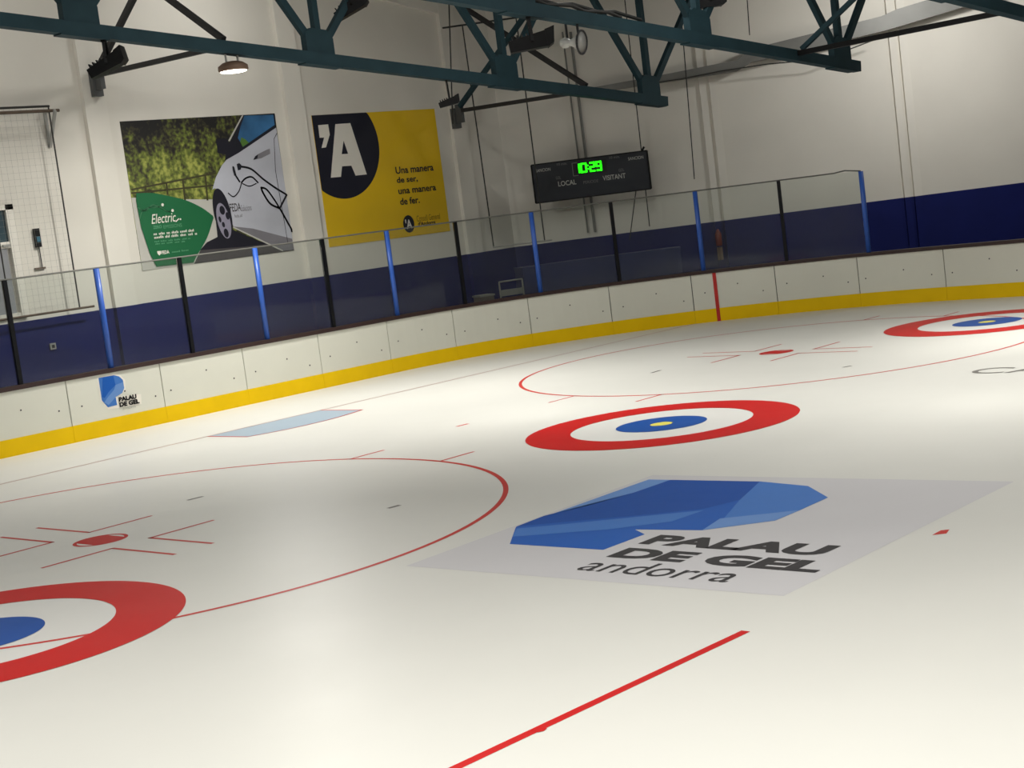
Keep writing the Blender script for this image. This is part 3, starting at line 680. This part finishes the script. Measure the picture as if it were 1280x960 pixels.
def cz(*uv): return zoomed(140, 130, K, *uv)
def clampc(pl): return [(max(cb0, min(cb1, a)), max(cz0, min(cz1, b))) for a, b in pl]
M_ROAD = mat('print_road', (196, 194, 186), 0.6, 0, 0.04, 2); M_ASPH = mat('print_asphalt', (74, 70, 72), 0.6, 0, 0.1, 3); M_SHADOW = mat('print_dark_shadow', (20, 20, 34), 0.6)
M_CARB = mat('print_car_body', (190, 192, 202), 0.6, 0, 0.08, 0.9); M_CARL = mat('print_car_lower', (128, 126, 132), 0.6, 0, 0.1, 1.5)
M_WIN = mat('print_car_window', (52, 104, 150), 0.5, 0, 0.45, 1.3); M_GREEN = mat('print_green', (22, 104, 62), 0.55, 0, 0.05, 1); M_FEN = mat('print_fence', (60, 56, 30), 0.6)
def cflat(name, px, m, lift, parent=cp): return flat(name, PF, [orient_up(clampc(cz(*px)))], m, parent, LFT + lift)
cflat('printed_road', [(60, 540), (420, 545), (600, 545), (620, 760), (560, 800), (480, 960), (60, 980)], M_ROAD, 0.002)
cflat('printed_asphalt', [(470, 930), (505, 830), (700, 780), (1050, 800), (1050, 835)], M_ASPH, 0.003)
fe = bpy.data.objects.new('printed_fence', None); COL.objects.link(fe); attach(fe, cp)
for px in ([(110, 490), (300, 452), (590, 395)], [(110, 510), (300, 492), (590, 464)]): flat('printed_rail', PF, stroke(cz(*px), 0.035), M_FEN, fe, LFT + 0.004)
for px in ([(188, 470), (190, 515)], [(308, 450), (315, 515)], [(402, 436), (415, 548)], [(530, 406), (543, 548)]): flat('printed_fence_post', PF, stroke(cz(*px), 0.045), M_FEN, fe, LFT + 0.0045)
cflat('printed_shadow', [(500, 835), (540, 790), (600, 760), (575, 520), (590, 490), (640, 600), (690, 720), (880, 800), (760, 815)], M_SHADOW, 0.006)
car = bpy.data.objects.new('printed_car', None); COL.objects.link(car); attach(car, cp); car['label'] = 'white electric car printed on the poster'
cflat('car_body', [(640, 320), (750, 250), (935, 130), (930, 70), (740, 62), (690, 160), (640, 320)][:0] + [(570, 490), (590, 420), (625, 350), (655, 315), (935, 135), (975, 400), (1015, 660), (1030, 790), (880, 740), (690, 700), (670, 640), (640, 560), (610, 500), (585, 482)], M_CARB, 0.008, car)
cflat('car_lower', [(690, 700), (800, 712), (1025, 770), (1042, 832), (970, 840), (860, 790)], M_CARL, 0.010, car)
flat('sill_strip', PF, stroke(clampc(cz((690, 705), (970, 838))), 0.03), M_ROAD, car, LFT + 0.013)
cflat('windscreen_pillar', [(745, 66), (660, 240), (640, 325), (720, 280), (935, 135), (928, 62)], M_SHADOW, 0.010, car)
cflat('car_window', [(752, 68), (918, 62), (925, 120), (745, 245), (715, 195), (730, 130)], M_WIN, 0.013, car)
cflat('window_reflection', [(735, 190), (760, 205), (778, 222), (742, 246), (728, 215)], mat('print_leaf', (84, 124, 52), 0.5), 0.015, car)
cflat('pillar_line', [(738, 66), (746, 66), (668, 215), (660, 210)], M_ROAD, 0.013, car)
cflat('door_mirror', [(590, 202), (655, 197), (668, 240), (650, 290), (600, 280)], M_SHADOW, 0.014, car)
wh = bpy.data.objects.new('printed_wheel', None); COL.objects.link(wh); attach(wh, cp)
def ell(cx, cy, rx, ry, tilt, n=40): 
    t_ = math.radians(tilt); return [(cx + rx*math.cos(a)*math.cos(t_) - ry*math.sin(a)*math.sin(t_), cy + rx*math.cos(a)*math.sin(t_) + ry*math.sin(a)*math.cos(t_)) for a in [2*math.pi*i/n for i in range(n)]]
cflat('tyre', ell(628, 630, 48, 150, -13), M_SHADOW, 0.014, wh)
cflat('rim', ell(634, 668, 36, 104, -14), mat('print_rim', (150, 146, 164), 0.5), 0.016, wh)
for (x, y, rx, ry) in ((625, 608, 15, 26), (655, 640, 10, 22), (648, 738, 13, 26), (612, 660, 7, 18), (632, 690, 8, 16)): cflat('rim_gap', ell(x, y, rx, ry, -14), M_SHADOW, 0.018, wh)
flat('door_gap', PF, stroke(clampc(cz((938, 168), (922, 200), (930, 380), (945, 470), (975, 640), (1000, 790))), 0.014), M_SHADOW, car, LFT + 0.012)
cflat('door_handle', [(805, 320), (825, 290), (880, 262), (898, 256), (900, 285), (850, 310)], M_CARL, 0.012, car)
cflat('door_handle_gap', [(803, 320), (815, 298), (830, 290), (826, 312)], M_SHADOW, 0.014, car)
for px, wdt in ((smooth_curve([(728, 358), (790, 372), (860, 430), (930, 480), (995, 520)]), 0.042), ([(995, 520), (955, 595)], 0.045), (smooth_curve([(955, 597), (900, 570), (860, 510), (848, 478)]), 0.045), (smooth_curve([(848, 478), (880, 490), (925, 550), (950, 592)]), 0.04),
                (smooth_curve([(955, 597), (990, 660), (1028, 728)]), 0.045), (smooth_curve([(688, 360), (695, 395), (725, 445)]), 0.04), (smooth_curve([(735, 450), (760, 425), (795, 418), (830, 450)]), 0.035), (smooth_curve([(740, 455), (780, 470), (820, 455)]), 0.022), (smooth_curve([(660, 510), (690, 530), (720, 500), (735, 455)]), 0.024)):
    flat('printed_cable', PF, stroke(clampc(cz(*px)), wdt), M_SHADOW, car, LFT + 0.015)
cflat('printed_plug', [(708, 345), (722, 338), (735, 350), (732, 375), (715, 380)], M_SHADOW, 0.016, car)
cflat('printed_plug', [(684, 365), (694, 360), (706, 405), (694, 412)], M_SHADOW, 0.016, car)
for txt, q0, q1, h_, bd in (('FEDA', (672, 617), (735, 612), 0.17, 0.01), ('Solucions', (736, 614), (795, 614), 0.13, 0.0), ('feda.ad', (697, 650), (742, 655), 0.07, 0.0)):
    (a0, b0_), (a1, _) = cz(q0, q1); lettering('car_lettering', txt, PF, a0, b0_, a1 - a0, h_, M_CARL if bd == 0 else M_ASPH, car, LFT + 0.015, bd)
G = lambda *uv: zoomed(165, 235, 0.10417, *uv)
gb = flat('green_banner', PF, [orient_up(clampc(G(*smooth_curve([(40, 65), (240, 62), (420, 95), (640, 150), (830, 240), (960, 335)], 5), (968, 360), *smooth_curve([(968, 360), (890, 600), (770, 810), (730, 895)], 4), (285, 945), (205, 790), (100, 470), (40, 160))))], M_GREEN, cp, LFT + 0.019)
gb['label'] = 'green printed area with white handwriting'
def gtext(txt, q0, q1, qt, m=M_WHITE, bold=0.0, shear=0.0):
    (a0, b0_), (a1, _), (_, b1_) = G(q0, q1, qt); lettering('banner_lettering', txt, PF, a0, b0_, a1 - a0, b1_ - b0_, m, gb, LFT + 0.023, bold, shear)
M_PALEG = mat('print_pale_green', (92, 158, 118), 0.6)
gtext('Electric', (225, 435), (525, 415), (235, 318), M_WHITE, 0.005, 0.35)
flat('banner_stroke', PF, stroke(G((515, 405), (550, 370)), 0.02) + disc(G((570, 376))[0], 0.02, 14), M_WHITE, gb, LFT + 0.023)
gtext('ZERO', (245, 495), (348, 488), (245, 455), M_PALEG, 0.02); gtext('EMISSIONS', (370, 490), (590, 470), (370, 448), M_PALEG, 0.0)
def words(q0, q1, h_, m, seed):
    rnd = random.Random(seed); (a0, b0_), (a1, b1_) = G(q0, q1); x = a0; out = []
    while x < a1 - 0.05:
        w_ = rnd.uniform(0.07, 0.24); w_ = min(w_, a1 - x); y = b0_ + (b1_ - b0_) * (x - a0) / (a1 - a0)
        k = x
        while k < x + w_ - 0.02:
            hh = h_ * rnd.choice((0.7, 0.7, 1.0)); out.append([(k, y), (k + 0.018, y), (k + 0.018, y + hh), (k, y + hh)]); k += 0.029
        x += w_ + 0.035
    flat('banner_small_print', PF, out, m, gb, LFT + 0.023)['kind'] = 'stuff'
words((250, 570), (765, 520), 0.052, M_WHITE, 1); words((258, 612), (770, 562), 0.052, M_WHITE, 2)
words((262, 655), (700, 612), 0.03, M_PALEG, 3); words((270, 682), (625, 650), 0.03, M_PALEG, 4)
gtext('FEDA', (348, 798), (438, 790), (348, 755), M_WHITE, 0.03)
flat('banner_shield', PF, [orient_up(G((290, 760), (335, 755), (340, 785), (318, 812), (295, 790)))], M_WHITE, gb, LFT + 0.023)
words((470, 780), (695, 750), 0.035, M_PALEG, 6)
for px, dot in (([(50, 230), (110, 268), (160, 270), (235, 208), (330, 235), (400, 278), (450, 285)], (475, 272)), ([(85, 365), (115, 280), (190, 235), (260, 235), (335, 220)], (355, 203))):
    flat('banner_cable', PF, stroke(G(*smooth_curve(px)), 0.02), M_PALEG, gb, LFT + 0.022)
    flat('banner_plug', PF, disc(G(dot)[0], 0.032, 14), M_WHITE, gb, LFT + 0.023)

# ------------------------------------------------------------------ small things on the walls and behind the boards
a = on_x(43, 286, XW); b = on_x(49, 309, XW); c = on_x(52, 335, XW)
t = thing('wall_device', 'small dark upright device with a thin rod on the wall by the window', 'device', (XW, a.y, c.z))
MB().box((XW + 0.01, a.y - 0.05, b.z), (XW + 0.09, a.y + 0.05, a.z)).build('body', M_BLACK, t)
MB().box((XW + 0.09, a.y - 0.035, b.z + 0.1), (XW + 0.095, a.y + 0.035, b.z + 0.2)).build('display', mat('display_teal', (60, 110, 130), 0.4), t)
MB().tube((XW + 0.03, a.y + 0.02, b.z), (XW + 0.03, a.y + 0.02, c.z), 0.01, 6).build('rod', M_DSTEEL, t)
MB().box((XW + 0.002, a.y - 0.14, c.z - 0.02), (XW + 0.05, a.y + 0.08, c.z + 0.015)).build('foot_bar', M_RUST, t)
a = on_x(65, 433, XW)
t = thing('socket_box', 'small pale socket box on the blue wall band at the left', 'socket', a)
MB().box((XW + 0.012, a.y - 0.06, a.z - 0.06), (XW + 0.05, a.y + 0.06, a.z + 0.06)).build('box', M_LGREY, t)
MB().box((XW + 0.05, a.y - 0.03, a.z - 0.03), (XW + 0.055, a.y + 0.03, a.z + 0.03)).build('socket_face', M_DSTEEL, t)
for s0, s1, lb in ((26.25, 28.28, 'left and wider dark blue padded box behind the glass'), (28.32, 29.6, 'right and narrower dark blue padded box behind the glass')):
    t = thing('padded_box', lb, 'box', board((s0 + s1) / 2, 1.3, -0.06), 'padded boxes behind the boards')
    strip('box_body', s0, s1, 1.05, 1.6, -0.06, 1.68, M_BLUEBOX, t)
    strip('box_lid', s0 - 0.01, s1 + 0.01, 1.03, 1.62, 1.68, 1.74, M_BLUEBOX, t)
def bp_at(s, off, z): return board(s, off, z)
t = thing('metal_frame', 'pale grey metal frame standing behind the boards beside the blue box', 'frame', bp_at(25.8, 0.8, -0.06))
p0, p1 = bp_at(25.6, 0.8, 0), bp_at(26.12, 0.8, 0)
mb = MB(); 
for p_ in (p0, p1): mb.tube(p_ + Vector((0, 0, -0.06)), p_ + Vector((0, 0, 1.5)), 0.02)
mb.tube(p0 + Vector((0, 0, 1.5)), p1 + Vector((0, 0, 1.5)), 0.02); mb.build('tube_frame', M_LGREY, t)
MB().beam(p0 + Vector((0, 0, 1.24)), p1 + Vector((0, 0, 1.24)), 0.02, 0.14).build('cross_panel', M_LGREY, t)
t = thing('grey_crate', 'small pale crate showing just above the boards left of the metal frame', 'crate', bp_at(25.2, 0.7, -0.06))
strip('crate_body', 25.0, 25.32, 0.5, 0.85, -0.06, 1.24, mat('crate_grey', (132, 122, 118), 0.7), t)
strip('crate_lid', 24.98, 25.34, 0.48, 0.87, 1.24, 1.28, M_LGREY, t)
a = dp(896, 285, 0.1); b = dp(897, 320, 0.1)
t = thing('fire_extinguisher', 'red and beige cylinder hanging on the blue wall above the red board mark', 'extinguisher', Vector((b.x, b.y, b.z)))
ctr = Vector((a.x, a.y, 0)) + DN * 0.12
f_ = (ctr + Vector((0, 0, b.z + 0.25)), DD, DN, Vector((0, 0, 1)))
MB().lathe([(0.06, 0), (0.08, 0.03), (0.08, 0.3), (0.04, 0.38), (0.025, 0.42)], 16, f_).build('cylinder', mat('ext_red', (120, 48, 38), 0.4), t, True)
MB().box(tuple(ctr + Vector((-0.05, -0.05, b.z - 0.1))), tuple(ctr + Vector((0.05, 0.05, b.z + 0.22)))).build('lower_holder', mat('beige_holder', (120, 100, 84), 0.6), t)
